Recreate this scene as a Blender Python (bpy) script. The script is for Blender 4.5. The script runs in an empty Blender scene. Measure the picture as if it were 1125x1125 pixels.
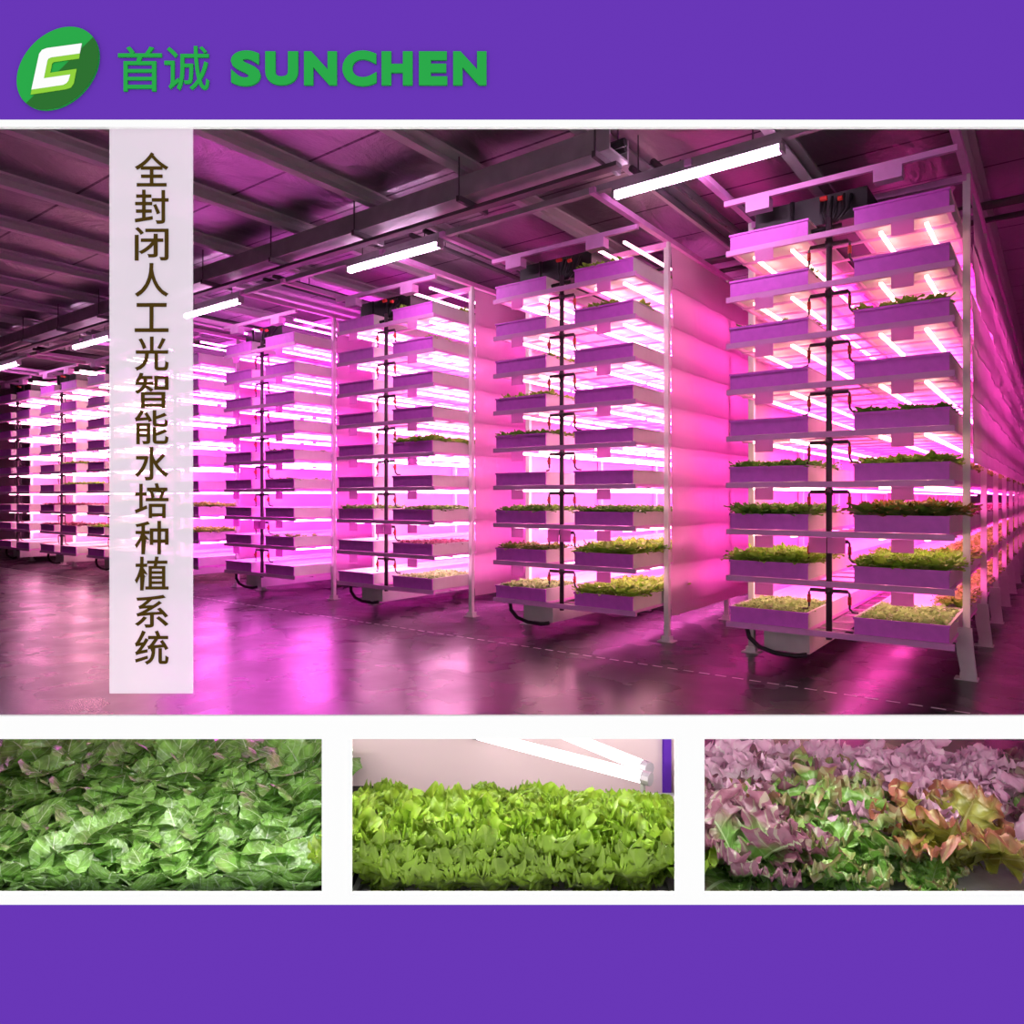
import bpy, math, random
from mathutils import Vector, Matrix
random.seed(7)
PI = math.pi
S = bpy.context.scene
COL = S.collection

# ------------------------------------------------------------------ camera numbers
FPX, CXP, CYP, YAW = 802.34, 562.5, 547.36, 0.6435
CAM = Vector((0.658, -7.578, 1.6))
RGT = Vector((math.cos(YAW), math.sin(YAW), 0))
FWD = Vector((-math.sin(YAW), math.cos(YAW), 0))
DW = 2.0                                   # distance of the display wall
MPP = DW / FPX
WALL_LOC = Vector((CAM.x + FWD.x * DW, CAM.y + FWD.y * DW, 0))
def U(px): return (px - CXP) * MPP
def Z(py): return 1.6 - (py - CYP) * MPP

# ------------------------------------------------------------------ materials
def new_mat(name):
    m = bpy.data.materials.new(name); m.use_nodes = True
    nt = m.node_tree; b = nt.nodes['Principled BSDF']
    return m, nt, b
def srgb(r, g, b):
    f = lambda c: (c/255/12.92) if c/255 <= .04045 else ((c/255+.055)/1.055)**2.4
    return (f(r), f(g), f(b), 1)
def plain(name, col, rough=.5, metal=0., spec=.5, noise=0., nscale=20., bump=0., bscale=60.):
    m, nt, b = new_mat(name)
    b.inputs['Base Color'].default_value = tuple(col[:3]) + (1,)
    b.inputs['Roughness'].default_value = rough
    b.inputs['Metallic'].default_value = metal
    b.inputs['Specular IOR Level'].default_value = spec
    tc = nt.nodes.new('ShaderNodeTexCoord')
    if noise > 0:
        n = nt.nodes.new('ShaderNodeTexNoise'); n.inputs['Scale'].default_value = nscale; n.inputs['Detail'].default_value = 4
        r = nt.nodes.new('ShaderNodeValToRGB')
        r.color_ramp.elements[0].color = tuple(c*(1-noise) for c in col[:3]) + (1,)
        r.color_ramp.elements[1].color = tuple(min(1, c*(1+noise)) for c in col[:3]) + (1,)
        r.color_ramp.elements[0].position = .3; r.color_ramp.elements[1].position = .7
        nt.links.new(tc.outputs['Object'], n.inputs['Vector']); nt.links.new(n.outputs['Fac'], r.inputs['Fac'])
        nt.links.new(r.outputs['Color'], b.inputs['Base Color'])
    if bump > 0:
        n2 = nt.nodes.new('ShaderNodeTexNoise'); n2.inputs['Scale'].default_value = bscale; n2.inputs['Detail'].default_value = 3
        bp = nt.nodes.new('ShaderNodeBump'); bp.inputs['Strength'].default_value = bump; bp.inputs['Distance'].default_value = .02
        nt.links.new(tc.outputs['Object'], n2.inputs['Vector']); nt.links.new(n2.outputs['Fac'], bp.inputs['Height'])
        nt.links.new(bp.outputs['Normal'], b.inputs['Normal'])
    return m
def emit(name, col, strength):
    m, nt, b = new_mat(name)
    b.inputs['Base Color'].default_value = (.8, .8, .8, 1)
    b.inputs['Emission Color'].default_value = tuple(col[:3]) + (1,)
    b.inputs['Emission Strength'].default_value = strength
    return m
def sheer(name, col, trans, rough=.6):
    """white sheet: diffuse + translucent"""
    m, nt, b = new_mat(name); nt.nodes.remove(b)
    out = nt.nodes['Material Output']
    d = nt.nodes.new('ShaderNodeBsdfDiffuse'); t = nt.nodes.new('ShaderNodeBsdfTranslucent'); mx = nt.nodes.new('ShaderNodeMixShader')
    d.inputs['Color'].default_value = tuple(col[:3]) + (1,); t.inputs['Color'].default_value = tuple(col[:3]) + (1,)
    mx.inputs['Fac'].default_value = trans
    nt.links.new(d.outputs[0], mx.inputs[1]); nt.links.new(t.outputs[0], mx.inputs[2]); nt.links.new(mx.outputs[0], out.inputs['Surface'])
    return m
def leaf_mat(name, base, vein, tip=None, rough=.4, trans=.25, spec=.5, tip_start=.45, veins=True, nscale=9., spread=.3, bump=.0, vstr=.35):
    """leaf: UV x = across, y = along the leaf"""
    m, nt, b = new_mat(name); L = nt.links; N = nt.nodes
    out = N['Material Output']
    uv = N.new('ShaderNodeUVMap'); sep = N.new('ShaderNodeSeparateXYZ'); L.new(uv.outputs[0], sep.inputs[0])
    def math_(op, a, bb=None, c=None):
        n = N.new('ShaderNodeMath'); n.operation = op
        for k, x in enumerate((a, bb, c)):
            if x is None: continue
            if isinstance(x, (int, float)): n.inputs[k].default_value = x
            else: L.new(x, n.inputs[k])
        return n.outputs[0]
    s = math_('ABSOLUTE', math_('MULTIPLY_ADD', sep.outputs['X'], 2., -1.))
    t = sep.outputs['Y']
    tc = N.new('ShaderNodeTexCoord'); no = N.new('ShaderNodeTexNoise'); no.inputs['Scale'].default_value = nscale; no.inputs['Detail'].default_value = 3
    L.new(tc.outputs['Object'], no.inputs['Vector'])
    rp = N.new('ShaderNodeValToRGB'); rp.color_ramp.elements[0].position = .3; rp.color_ramp.elements[1].position = .7
    rp.color_ramp.elements[0].color = tuple(c*(1-spread) for c in base[:3]) + (1,)
    rp.color_ramp.elements[1].color = tuple(min(1, c*(1+spread)) for c in base[:3]) + (1,)
    L.new(no.outputs['Fac'], rp.inputs['Fac'])
    col = rp.outputs['Color']
    def mixc(fac, c1, c2):
        n = N.new('ShaderNodeMix'); n.data_type = 'RGBA'
        if isinstance(fac, (int, float)): n.inputs[0].default_value = fac
        else: L.new(fac, n.inputs[0])
        for k, c in ((6, c1), (7, c2)):
            if isinstance(c, tuple): n.inputs[k].default_value = tuple(c[:3]) + (1,)
            else: L.new(c, n.inputs[k])
        return n.outputs[2]
    if tip is not None:
        e = math_('MAXIMUM', math_('MULTIPLY', s, math_('MULTIPLY', t, 1.1)), math_('MULTIPLY', math_('POWER', t, 2.), .95))
        e = math_('ADD', e, math_('MULTIPLY', math_('SUBTRACT', no.outputs['Fac'], .5), .5))
        mr = N.new('ShaderNodeMapRange'); mr.inputs[1].default_value = tip_start; mr.inputs[2].default_value = tip_start + .3
        L.new(e, mr.inputs[0])
        col = mixc(mr.outputs[0], col, tip)
    if veins:
        w = math_('SINE', math_('MULTIPLY', math_('SUBTRACT', t, math_('MULTIPLY', s, .22)), 50.))
        v1 = math_('MULTIPLY', math_('GREATER_THAN', w, .90), vstr)
        v2 = math_('LESS_THAN', s, math_('MULTIPLY_ADD', t, -.07, .09))
        fac = math_('MAXIMUM', v1, math_('MULTIPLY', v2, .9))
        col = mixc(fac, col, vein)
    L.new(col, b.inputs['Base Color'])
    b.inputs['Roughness'].default_value = rough; b.inputs['Specular IOR Level'].default_value = spec
    if bump > 0:
        vo = N.new('ShaderNodeTexNoise'); vo.inputs['Scale'].default_value = 90; vo.inputs['Detail'].default_value = 1
        L.new(tc.outputs['Object'], vo.inputs['Vector'])
        bp = N.new('ShaderNodeBump'); bp.inputs['Strength'].default_value = bump; bp.inputs['Distance'].default_value = .006
        L.new(vo.outputs['Fac'], bp.inputs['Height']); L.new(bp.outputs['Normal'], b.inputs['Normal'])
    tr = N.new('ShaderNodeBsdfTranslucent'); L.new(col, tr.inputs['Color'])
    mx = N.new('ShaderNodeMixShader'); mx.inputs[0].default_value = trans
    L.new(b.outputs[0], mx.inputs[1]); L.new(tr.outputs[0], mx.inputs[2]); L.new(mx.outputs[0], out.inputs['Surface'])
    return m

M = {}
M['purple'] = plain('purple_paint', srgb(102, 53, 179), .9, spec=0.)
M['white_trim'] = plain('white_trim_paint', (.93, .93, .93), .9, spec=0.)
M['white'] = plain('white_powder_coat', (.93, .90, .90), .45, noise=.04, nscale=8)
M['tray_white'] = plain('tray_plastic', (.78, .74, .72), .5, noise=.05, nscale=6)
M['violet'] = plain('plastic_violet_light_tint', (.96, .17, .98), .5, noise=.08, nscale=14)  # white tray fronts; the hall's purple light is put into their colour
M['mauve'] = plain('steel_tube_glow_tint', (.97, .40, .86), .5, noise=.06, nscale=10)  # pink glow of the grow tubes is painted into the beam colour
M['card'] = sheer('mauve_translucent_card', (.95, .48, .90), .5)
M['board'] = plain('foam_board', (.85, .84, .82), .8, noise=.05, nscale=30)
M['dark_pipe'] = plain('dark_pipe_plastic', (.07, .045, .06), .4)
M['black'] = plain('black_rubber', (.012, .011, .012), .5)
M['red'] = plain('red_valve_plastic', (.65, .03, .02), .4)
M['curtain'] = sheer('white_sheet_pink_light_tint', (.94, .68, .86), .47)  # white sheet, with pink lamplight tinted into its colour
M['curtain_out'] = sheer('aisle_white_sheet', (.86, .76, .86), .45)
M['galv'] = plain('galvanised_steel', (.46, .40, .45), .45, metal=.25, noise=.15, nscale=5)
M['purlin'] = plain('pale_purlin_steel', (.62, .56, .6), .5)
M['steel_dark'] = plain('painted_steel_dark', (.10, .07, .09), .5)
M['wall_panel'] = plain('insulated_panel', (.7, .7, .72), .6)
M['lining'] = plain('white_bounce_lining', (.86, .84, .86), .7)  # unseen lining, added to bounce pink rack light onto the tray fronts
M['lamp'] = emit('lamp_diffuser', (1., .62, .95), 42.)
M['sill_fill_tube'] = emit('added_fill_tube', (1., .97, .93), 56.)
M['soil'] = plain('growing_medium', (.03, .025, .02), .9, noise=.3)
M['screen'] = plain('pink_beige_panel', (.80, .60, .62), .6)
M['bench_lamp'] = emit('bench_lamp', (1., .93, .95), 5.)
M['bench'] = plain('bench_white', (.75, .73, .72), .6)
M['green_sign'] = plain('green_lettering', srgb(42, 165, 72), .9, spec=0)
M['green_dark'] = plain('dark_green_enamel', srgb(45, 110, 48), .9, spec=0)
M['lime'] = plain('lime_enamel', srgb(142, 205, 60), .9, spec=0)
M['brown_ink'] = plain('dark_brown_lettering', srgb(72, 54, 20), .9, spec=0)

# ceiling foil
def ceiling_mat():
    m, nt, b = new_mat('foil_ceiling'); L = nt.links; N = nt.nodes
    tc = N.new('ShaderNodeTexCoord')
    b.inputs['Base Color'].default_value = (.36, .33, .37, 1); b.inputs['Metallic'].default_value = .85; b.inputs['Roughness'].default_value = .34
    n1 = N.new('ShaderNodeTexNoise'); n1.inputs['Scale'].default_value = 1.3; n1.inputs['Detail'].default_value = 6; n1.inputs['Roughness'].default_value = .62; n1.inputs['Distortion'].default_value = 1.2
    mp = N.new('ShaderNodeMapping'); mp.inputs['Scale'].default_value = (1.0, .55, 1)
    L.new(tc.outputs['Object'], mp.inputs['Vector']); L.new(mp.outputs[0], n1.inputs['Vector'])
    bp = N.new('ShaderNodeBump'); bp.inputs['Strength'].default_value = .5; bp.inputs['Distance'].default_value = .12
    L.new(n1.outputs['Fac'], bp.inputs['Height'])
    # seams between panels every 1.02 m along the hall
    sp = N.new('ShaderNodeSeparateXYZ'); L.new(tc.outputs['Object'], sp.inputs[0])
    fr = N.new('ShaderNodeMath'); fr.operation = 'FRACT'
    dv = N.new('ShaderNodeMath'); dv.operation = 'MULTIPLY_ADD'; dv.inputs[1].default_value = 1/1.03; dv.inputs[2].default_value = 30 - 1.06/1.03
    L.new(sp.outputs['Y'], dv.inputs[0]); L.new(dv.outputs[0], fr.inputs[0])
    ls = N.new('ShaderNodeMath'); ls.operation = 'LESS_THAN'; ls.inputs[1].default_value = .03; L.new(fr.outputs[0], ls.inputs[0])
    mx = N.new('ShaderNodeMix'); mx.data_type = 'RGBA'
    mx.inputs[6].default_value = (.36, .33, .37, 1); mx.inputs[7].default_value = (.07, .05, .07, 1)
    L.new(ls.outputs[0], mx.inputs[0]); L.new(mx.outputs[2], b.inputs['Base Color'])
    L.new(bp.outputs['Normal'], b.inputs['Normal'])
    return m
M['ceiling'] = ceiling_mat()

def floor_mat():
    m, nt, b = new_mat('sealed_floor'); L = nt.links; N = nt.nodes
    tc = N.new('ShaderNodeTexCoord'); sp = N.new('ShaderNodeSeparateXYZ'); L.new(tc.outputs['Object'], sp.inputs[0])
    n1 = N.new('ShaderNodeTexNoise'); n1.inputs['Scale'].default_value = .9; n1.inputs['Detail'].default_value = 5; L.new(tc.outputs['Object'], n1.inputs['Vector'])
    rp = N.new('ShaderNodeValToRGB'); rp.color_ramp.elements[0].position = .35; rp.color_ramp.elements[1].position = .7
    rp.color_ramp.elements[0].color = (.032, .028, .03, 1); rp.color_ramp.elements[1].color = (.06, .052, .052, 1)
    L.new(n1.outputs['Fac'], rp.inputs['Fac'])
    def seam(out, period, off, width):
        a = N.new('ShaderNodeMath'); a.operation = 'MULTIPLY_ADD'; a.inputs[1].default_value = 1/period; a.inputs[2].default_value = 50 + off
        L.new(out, a.inputs[0]); f = N.new('ShaderNodeMath'); f.operation = 'FRACT'; L.new(a.outputs[0], f.inputs[0])
        l = N.new('ShaderNodeMath'); l.operation = 'LESS_THAN'; l.inputs[1].default_value = width/period; L.new(f.outputs[0], l.inputs[0])
        return l.outputs[0]
    s1 = seam(sp.outputs['Y'], 3.0, .86, .018); s2 = seam(sp.outputs['X'], 3.0, .3, .018)
    mxm = N.new('ShaderNodeMath'); mxm.operation = 'MAXIMUM'; L.new(s1, mxm.inputs[0]); L.new(s2, mxm.inputs[1])
    mx = N.new('ShaderNodeMix'); mx.data_type = 'RGBA'; mx.inputs[7].default_value = (.012, .01, .01, 1)
    L.new(mxm.outputs[0], mx.inputs[0]); L.new(rp.outputs['Color'], mx.inputs[6]); L.new(mx.outputs[2], b.inputs['Base Color'])
    b.inputs['Roughness'].default_value = .26; b.inputs['Specular IOR Level'].default_value = .75
    n2 = N.new('ShaderNodeTexNoise'); n2.inputs['Scale'].default_value = 1.6; n2.inputs['Detail'].default_value = 3; L.new(tc.outputs['Object'], n2.inputs['Vector'])
    mr = N.new('ShaderNodeMapRange'); mr.inputs[1].default_value = .3; mr.inputs[2].default_value = .7; mr.inputs[3].default_value = .2; mr.inputs[4].default_value = .36
    L.new(n2.outputs['Fac'], mr.inputs[0]); L.new(mr.outputs[0], b.inputs['Roughness'])
    bp = N.new('ShaderNodeBump'); bp.inputs['Strength'].default_value = .04; bp.inputs['Distance'].default_value = .03
    L.new(n2.outputs['Fac'], bp.inputs['Height']); L.new(bp.outputs['Normal'], b.inputs['Normal'])
    return m
M['floor'] = floor_mat()

def banner_mat():
    m, nt, b = new_mat('frosted_banner'); nt.nodes.remove(b); out = nt.nodes['Material Output']
    d = nt.nodes.new('ShaderNodeBsdfDiffuse'); d.inputs['Color'].default_value = (.96, .87, .96, 1)
    t = nt.nodes.new('ShaderNodeBsdfTransparent'); mx = nt.nodes.new('ShaderNodeMixShader'); mx.inputs[0].default_value = .58
    nt.links.new(t.outputs[0], mx.inputs[1]); nt.links.new(d.outputs[0], mx.inputs[2]); nt.links.new(mx.outputs[0], out.inputs['Surface'])
    return m
M['banner'] = banner_mat()

# leaves
M['leaf_green'] = leaf_mat('lettuce_leaf', (.36, .64, .08), (.5, .7, .25), veins=False, nscale=14, spread=.45, trans=.3)
M['leaf_pale'] = leaf_mat('pale_lettuce_leaf', (.44, .66, .24), (.6, .7, .4), veins=False, nscale=14, spread=.4, trans=.3)
M['leaf_dark'] = leaf_mat('dark_lettuce_leaf', (.19, .44, .06), (.3, .5, .2), veins=False, nscale=14, spread=.5, trans=.3)
M['leaf_bronze'] = leaf_mat('bronze_lettuce_leaf', (.16, .30, .05), (.3, .5, .2), tip=(.45, .20, .06), tip_start=.72, veins=False, nscale=14, spread=.5, trans=.3)
M['leaf_red'] = leaf_mat('red_lettuce_leaf', (.35, .10, .14), (.3, .5, .2), veins=False, nscale=14, spread=.5, trans=.3)
M['pak'] = leaf_mat('broad_green_leaf', (.19, .39, .07), (.55, .70, .40), rough=.27, trans=.18, spec=1., nscale=26, spread=.55, bump=.9, vstr=.28)
M['frill'] = leaf_mat('frilly_leaf', (.30, .48, .035), (.48, .62, .14), rough=.36, trans=.35, spec=.6, nscale=18, spread=.4, bump=.3, veins=True)
M['ruffle'] = leaf_mat('ruffled_leaf', (.17, .36, .06), (.5, .62, .36), tip=(.26, .09, .14), rough=.34, trans=.22, spec=.8, nscale=16, spread=.35, bump=.5, tip_start=.36)
M['ruffle_green'] = leaf_mat('ruffled_green_leaf', (.22, .46, .07), (.55, .68, .38), tip=(.30, .17, .10), rough=.34, trans=.25, spec=.8, nscale=16, spread=.35, bump=.5, tip_start=.72)
M['ruffle_gold'] = leaf_mat('ruffled_bronze_leaf', (.34, .34, .05), (.5, .5, .2), tip=(.38, .12, .08), rough=.36, trans=.3, spec=.7, nscale=16, spread=.35, bump=.5, tip_start=.62)
M['ruffle_pink'] = leaf_mat('ruffled_pink_leaf', (.72, .52, .60), (.75, .65, .65), tip=(.74, .42, .58), rough=.5, trans=.25, spec=.5, nscale=12, spread=.3, tip_start=.4)
M['stem'] = plain('pale_stem', (.62, .70, .45), .45, noise=.1)

# ------------------------------------------------------------------ mesh helpers
class MB:
    def __init__(s): s.v, s.f, s.uv = [], [], []
    def box(s, x0, x1, y0, y1, z0, z1):
        n = len(s.v)
        s.v += [(x0,y0,z0),(x1,y0,z0),(x1,y1,z0),(x0,y1,z0),(x0,y0,z1),(x1,y0,z1),(x1,y1,z1),(x0,y1,z1)]
        s.f += [(n,n+3,n+2,n+1),(n+4,n+5,n+6,n+7),(n,n+1,n+5,n+4),(n+1,n+2,n+6,n+5),(n+2,n+3,n+7,n+6),(n+3,n,n+4,n+7)]
        return s
    def prism(s, pts, y0, y1):
        """outline in x,z extruded along y"""
        n = len(s.v); k = len(pts)
        s.v += [(x, y0, z) for x, z in pts] + [(x, y1, z) for x, z in pts]
        s.f += [tuple(range(n, n+k)), tuple(range(n+2*k-1, n+k-1, -1))]
        s.f += [(n+i, n+k+i, n+k+(i+1) % k, n+(i+1) % k) for i in range(k)]
        return s
    def slab(s, pts, z0, z1):
        """outline in x,y extruded along z"""
        n = len(s.v); k = len(pts)
        s.v += [(x, y, z0) for x, y in pts] + [(x, y, z1) for x, y in pts]
        s.f += [tuple(range(n+k-1, n-1, -1)), tuple(range(n+k, n+2*k))]
        s.f += [(n+i, n+(i+1) % k, n+k+(i+1) % k, n+k+i) for i in range(k)]
        return s
    def tube(s, path, r, n=8, cap=True):
        path = [Vector(p) for p in path]; base = len(s.v)
        for i, p in enumerate(path):
            d = (path[min(i+1, len(path)-1)] - path[max(i-1, 0)]).normalized()
            up = Vector((0,0,1)) if abs(d.z) < .9 else Vector((1,0,0))
            a = d.cross(up).normalized(); b = d.cross(a)
            for k in range(n):
                q = p + (a*math.cos(2*PI*k/n) + b*math.sin(2*PI*k/n))*r
                s.v.append(tuple(q))
        for i in range(len(path)-1):
            for k in range(n):
                s.f.append((base+i*n+k, base+i*n+(k+1) % n, base+(i+1)*n+(k+1) % n, base+(i+1)*n+k))
        if cap:
            s.f.append(tuple(base+k for k in range(n-1, -1, -1)))
            s.f.append(tuple(base+(len(path)-1)*n+k for k in range(n)))
        return s
    def mesh(s, name, mat, smooth=False):
        me = bpy.data.meshes.new(name); me.from_pydata(s.v, [], s.f)
        if s.uv:
            l = me.uv_layers.new(name='UVMap')
            for p in me.polygons:
                for li in p.loop_indices: l.data[li].uv = s.uv[me.loops[li].vertex_index]
        if mat: me.materials.append(mat)
        if smooth: me.shade_smooth()
        me.update()
        return me
    def build(s, name, mat, parent=None, smooth=False, loc=(0,0,0), rz=0.):
        return put(name, s.mesh(name, mat, smooth), parent, loc, rz)
def put(name, me, parent=None, loc=(0,0,0), rz=0.):
    o = bpy.data.objects.new(name, me); COL.objects.link(o); o.location = loc; o.rotation_euler = (0,0,rz)
    if parent is not None: o.parent = parent
    return o
def tag(o, label=None, cat=None, group=None, kind=None):
    if label: o['label'] = label
    if cat: o['category'] = cat
    if group: o['group'] = group
    if kind: o['kind'] = kind
    return o
def empty(name, loc, rz=0.):
    o = bpy.data.objects.new(name, None); COL.objects.link(o); o.location = loc; o.rotation_euler = (0,0,rz); o.empty_display_size = .1
    return o
def struct(o): o['kind'] = 'structure'; return o

# ------------------------------------------------------------------ leaves
def add_leaf(mb, base, az, e0, e1, length, wid, prof, cup=.3, ruf=0., freq=20., nu=6, nv=9, ph=0., fold=0., twist=0., lobes=0.):
    """one leaf: spine leaves BASE towards azimuth AZ, elevation e0 -> e1"""
    n0 = len(mb.v); base = Vector(base)
    hx = Vector((math.cos(az), math.sin(az), 0)); side = Vector((-math.sin(az), math.cos(az), 0)); up = Vector((0,0,1))
    p = base.copy()
    for j in range(nv+1):
        t = j/nv; e = e0 + (e1-e0)*t**1.2
        d = hx*math.cos(e) + up*math.sin(e); nrm = -hx*math.sin(e) + up*math.cos(e)
        if j: p = p + d*(length/nv)
        w = wid*prof(t)
        tw = twist*t
        sd = side*math.cos(tw) + nrm*math.sin(tw)
        for i in range(nu+1):
            s = -1 + 2*i/nu; a = abs(s)
            top = ruf*.6*(t**6)*math.sin(s*freq*.32 + ph*1.7)
            off = cup*w*a**1.7
            r = ruf*(a**1.6)*math.sin(freq*t + ph + (1.7 if s > 0 else 0.)) + ruf*.6*(t**3)*math.sin(9*s + ph*2)
            ext = 1 + lobes*math.sin(freq*.8*t + ph)*a
            if lobes > 0: r += ruf*.55*max(0., (max(a, t**2)-.55)/.45)*math.sin(freq*2.3*t + 13*s + ph*3)
            q = p + sd*(s*w*ext) + nrm*(off + r) + d*(ruf*.5*a*math.cos(freq*1.3*t + ph) + top) + nrm*(top*.8)
            mb.v.append(tuple(q)); mb.uv.append((i/nu, t))
    for j in range(nv):
        for i in range(nu):
            a = n0 + j*(nu+1) + i
            mb.f.append((a, a+1, a+nu+2, a+nu+1))
def prof_ov(t): return .16 + (0 if t < .25 else math.sin(PI*min(1, (t-.25)/.80))**.6*.84) if t < .995 else .18
def prof_fan(t): return .20 + .80*math.sin(PI/2*min(1, t*1.15))**1.5*(1 if t < .8 else math.sqrt(max(.05, 1-((t-.8)/.215)**2)))
def prof_sm(t): return max(.12, math.sin(PI*(.1+.85*t))**.7)

def small_plant_mesh(name, mat, rad, hgt, n, seed):
    rnd = random.Random(seed); mb = MB()
    for k in range(n):
        az = k*2.399 + rnd.uniform(-.3, .3); f = k/n
        add_leaf(mb, (0,0,0), az, .6+.7*f+rnd.uniform(-.1,.1), -.1+.9*f, math.hypot(rad,hgt)*(1-.2*f)*rnd.uniform(.85,1.1), rad*.42, prof_sm,
                 cup=.3, ruf=rad*.12, freq=11, nu=3, nv=4, ph=rnd.uniform(0,6))
    return mb.mesh(name, mat, True)

# ------------------------------------------------------------------ world, camera
w = bpy.data.worlds.new('overcast'); S.world = w; w.use_nodes = True
bg = w.node_tree.nodes['Background']; bg.inputs['Color'].default_value = (1, 1, 1, 1); bg.inputs['Strength'].default_value = 1.06
cd = bpy.data.cameras.new('camera'); cam = bpy.data.objects.new('camera', cd); COL.objects.link(cam)
cam.location = CAM; cam.rotation_euler = (PI/2, 0, YAW)
cd.sensor_width = 36; cd.sensor_fit = 'HORIZONTAL'; cd.lens = FPX/1125*36
cd.shift_x = 0; cd.shift_y = -(562.5-CYP)/1125
cd.clip_start = .05; cd.clip_end = 200
S.camera = cam
S.view_settings.view_transform = 'Standard'; S.view_settings.look = 'None'; S.view_settings.gamma = 1
S.view_settings.use_curve_mapping = False; S.view_settings.exposure = 0
S.cycles.max_bounces = 7; S.cycles.diffuse_bounces = 4; S.cycles.glossy_bounces = 4; S.cycles.transparent_max_bounces = 8
S.cycles.sample_clamp_indirect = 6; S.cycles.caustics_reflective = False; S.cycles.caustics_refractive = False

# ------------------------------------------------------------------ hall shell
XR, XL, YB, CEIL = 2.5, -29., 25., 4.9
def wall_y(x):                                     # back face of the display wall
    p = WALL_LOC + FWD*.055
    return p.y + (x - p.x)*math.tan(YAW)
poly = [(XR, wall_y(XR)), (XR, YB), (XL, YB), (XL, wall_y(XL))]
struct(MB().slab(poly, -.15, 0).build('floor', M['floor']))
struct(MB().slab(poly, CEIL, CEIL+.1).build('ceiling', M['ceiling']))
struct(MB().box(XR, XR+.1, wall_y(XR), YB, 0, CEIL).build('wall_right', M['wall_panel']))
struct(MB().box(XL-.1, XL, wall_y(XL), YB, 0, CEIL).build('wall_left', M['wall_panel']))
struct(MB().box(XL, XR, YB, YB+.1, 0, CEIL).build('wall_back', M['wall_panel']))

# ------------------------------------------------------------------ display wall (local x = along the wall, y = into the hall, z up)
TH = .012
uL, uR = U(-85), U(1212)
z_top, z_bot = Z(131.5), Z(994)
far_l = -((WALL_LOC.x - XL)/math.cos(YAW)) + .05
far_r = (XR - WALL_LOC.x)/math.cos(YAW) - .05
fw = MB()
fw.box(far_l, far_r, 0, TH, z_top, CEIL); fw.box(far_l, far_r, 0, TH, 0, z_bot)
fw.box(far_l, uL, 0, TH, z_bot, z_top); fw.box(uR, far_r, 0, TH, z_bot, z_top)
struct(fw.build('wall_front', M['purple'], None, loc=WALL_LOC, rz=YAW))
iL, iR = U(-60), U(1187)
ln = MB(); oL, oR, oT = uL-.12, uR+.12, z_top+.12
ln.box(far_l, oL, .03, .05, 0, CEIL); ln.box(oR, far_r, .03, .05, 0, CEIL); ln.box(oL, oR, .03, .05, oT, CEIL)
struct(ln.build('wall_bounce_lining', M['lining'], None, loc=WALL_LOC, rz=YAW))
t = MB()
t.box(uL, uR, 0, TH, Z(139.5), z_top)                       # head
t.box(uL, uR, 0, TH, Z(812), Z(786.5))                      # sill rail
t.box(uL, uR, 0, TH, z_bot, Z(981.5))                     # bottom rail
t.box(uL, iL, 0, TH, Z(981.5), Z(812)); t.box(iR, uR, 0, TH, Z(981.5), Z(812))
t.box(uL, iL, 0, TH, Z(786.5), Z(139.5)); t.box(iR, uR, 0, TH, Z(786.5), Z(139.5))
t.box(U(353.5), U(386), 0, TH, Z(981.5), Z(812)); t.box(U(742), U(774), 0, TH, Z(981.5), Z(812))
struct(t.build('trim_1', M['white_trim'], None, loc=WALL_LOC, rz=YAW))

def glyph(ch, box, mat, parent, y0, y1, bold, name):
    c = bpy.data.curves.new('glyph', 'FONT'); c.body = ch; c.size = 1; c.offset = bold; c.extrude = .05; c.resolution_u = 6
    tmp = bpy.data.objects.new('glyph', c); COL.objects.link(tmp)
    bpy.context.view_layer.update()
    me = bpy.data.meshes.new_from_object(tmp.evaluated_get(bpy.context.evaluated_depsgraph_get()))
    bpy.data.objects.remove(tmp)
    xs = [v.co.x for v in me.vertices]; ys = [v.co.y for v in me.vertices]
    x0, x1, b0, b1 = min(xs), max(xs), min(ys), max(ys)
    px0, py0, px1, py1 = box
    for v in me.vertices:
        a = (v.co.x-x0)/(x1-x0); b = (v.co.y-b0)/(b1-b0)
        v.co = (U(px0)+(U(px1)-U(px0))*a, y0 if v.co.z > 0 else y1, Z(py1)+(Z(py0)-Z(py1))*b)
    me.materials.clear(); me.materials.append(mat); me.name = name
    return put(name, me, parent)

# green emblem
em = empty('emblem_sign', WALL_LOC, YAW)
tag(em, 'round green emblem with a white angular letter, at far left of the purple band', 'sign')
def c7(x, y): return (U(x/8.654), Z(10 + y/8.654))
ell = []
for k in range(72):
    a = 2*PI*k/72; ell.append((561+389*math.cos(a), 574-394*(.306*math.cos(a)+math.sqrt(1-.306**2)*math.sin(a))))
MB().prism([c7(*p) for p in ell], -.006, 0).build('disc', M['green_sign'], em)
p0, p1 = (875, 265), (255, 880)
def sidev(p): return (p1[0]-p0[0])*(p[1]-p0[1]) - (p1[1]-p0[1])*(p[0]-p0[0])
half = [p for p in ell if sidev(p) < 0]
start = max(range(len(half)), key=lambda i: math.dist(half[i], half[i-1]))
half = half[start:] + half[:start]
h = MB().prism([c7(*p) for p in half], -.007, -.006).build('half_disc', M['green_dark'], em); h['label'] = 'dark green lower half'
white = [(795,345),(465,390),(420,408),(393,445),(320,782),(620,738),(650,722),(668,700),(687,640),(437,676),(470,510),(480,490),(505,478),(775,440)]
lime = [(775,440),(505,478),(480,490),(470,510),(437,676),(687,640),(668,700),(650,722),(620,738),(320,782),(310,828),(640,778),(690,762),(718,722),(745,585),(495,622),(512,535),(527,520),(768,487)]
MB().prism([c7(*p) for p in white], -.0095, -.007).build('letter', M['white_trim'], em)
MB().prism([c7(*p) for p in lime], -.0085, -.007).build('letter_edge', M['lime'], em)

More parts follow.
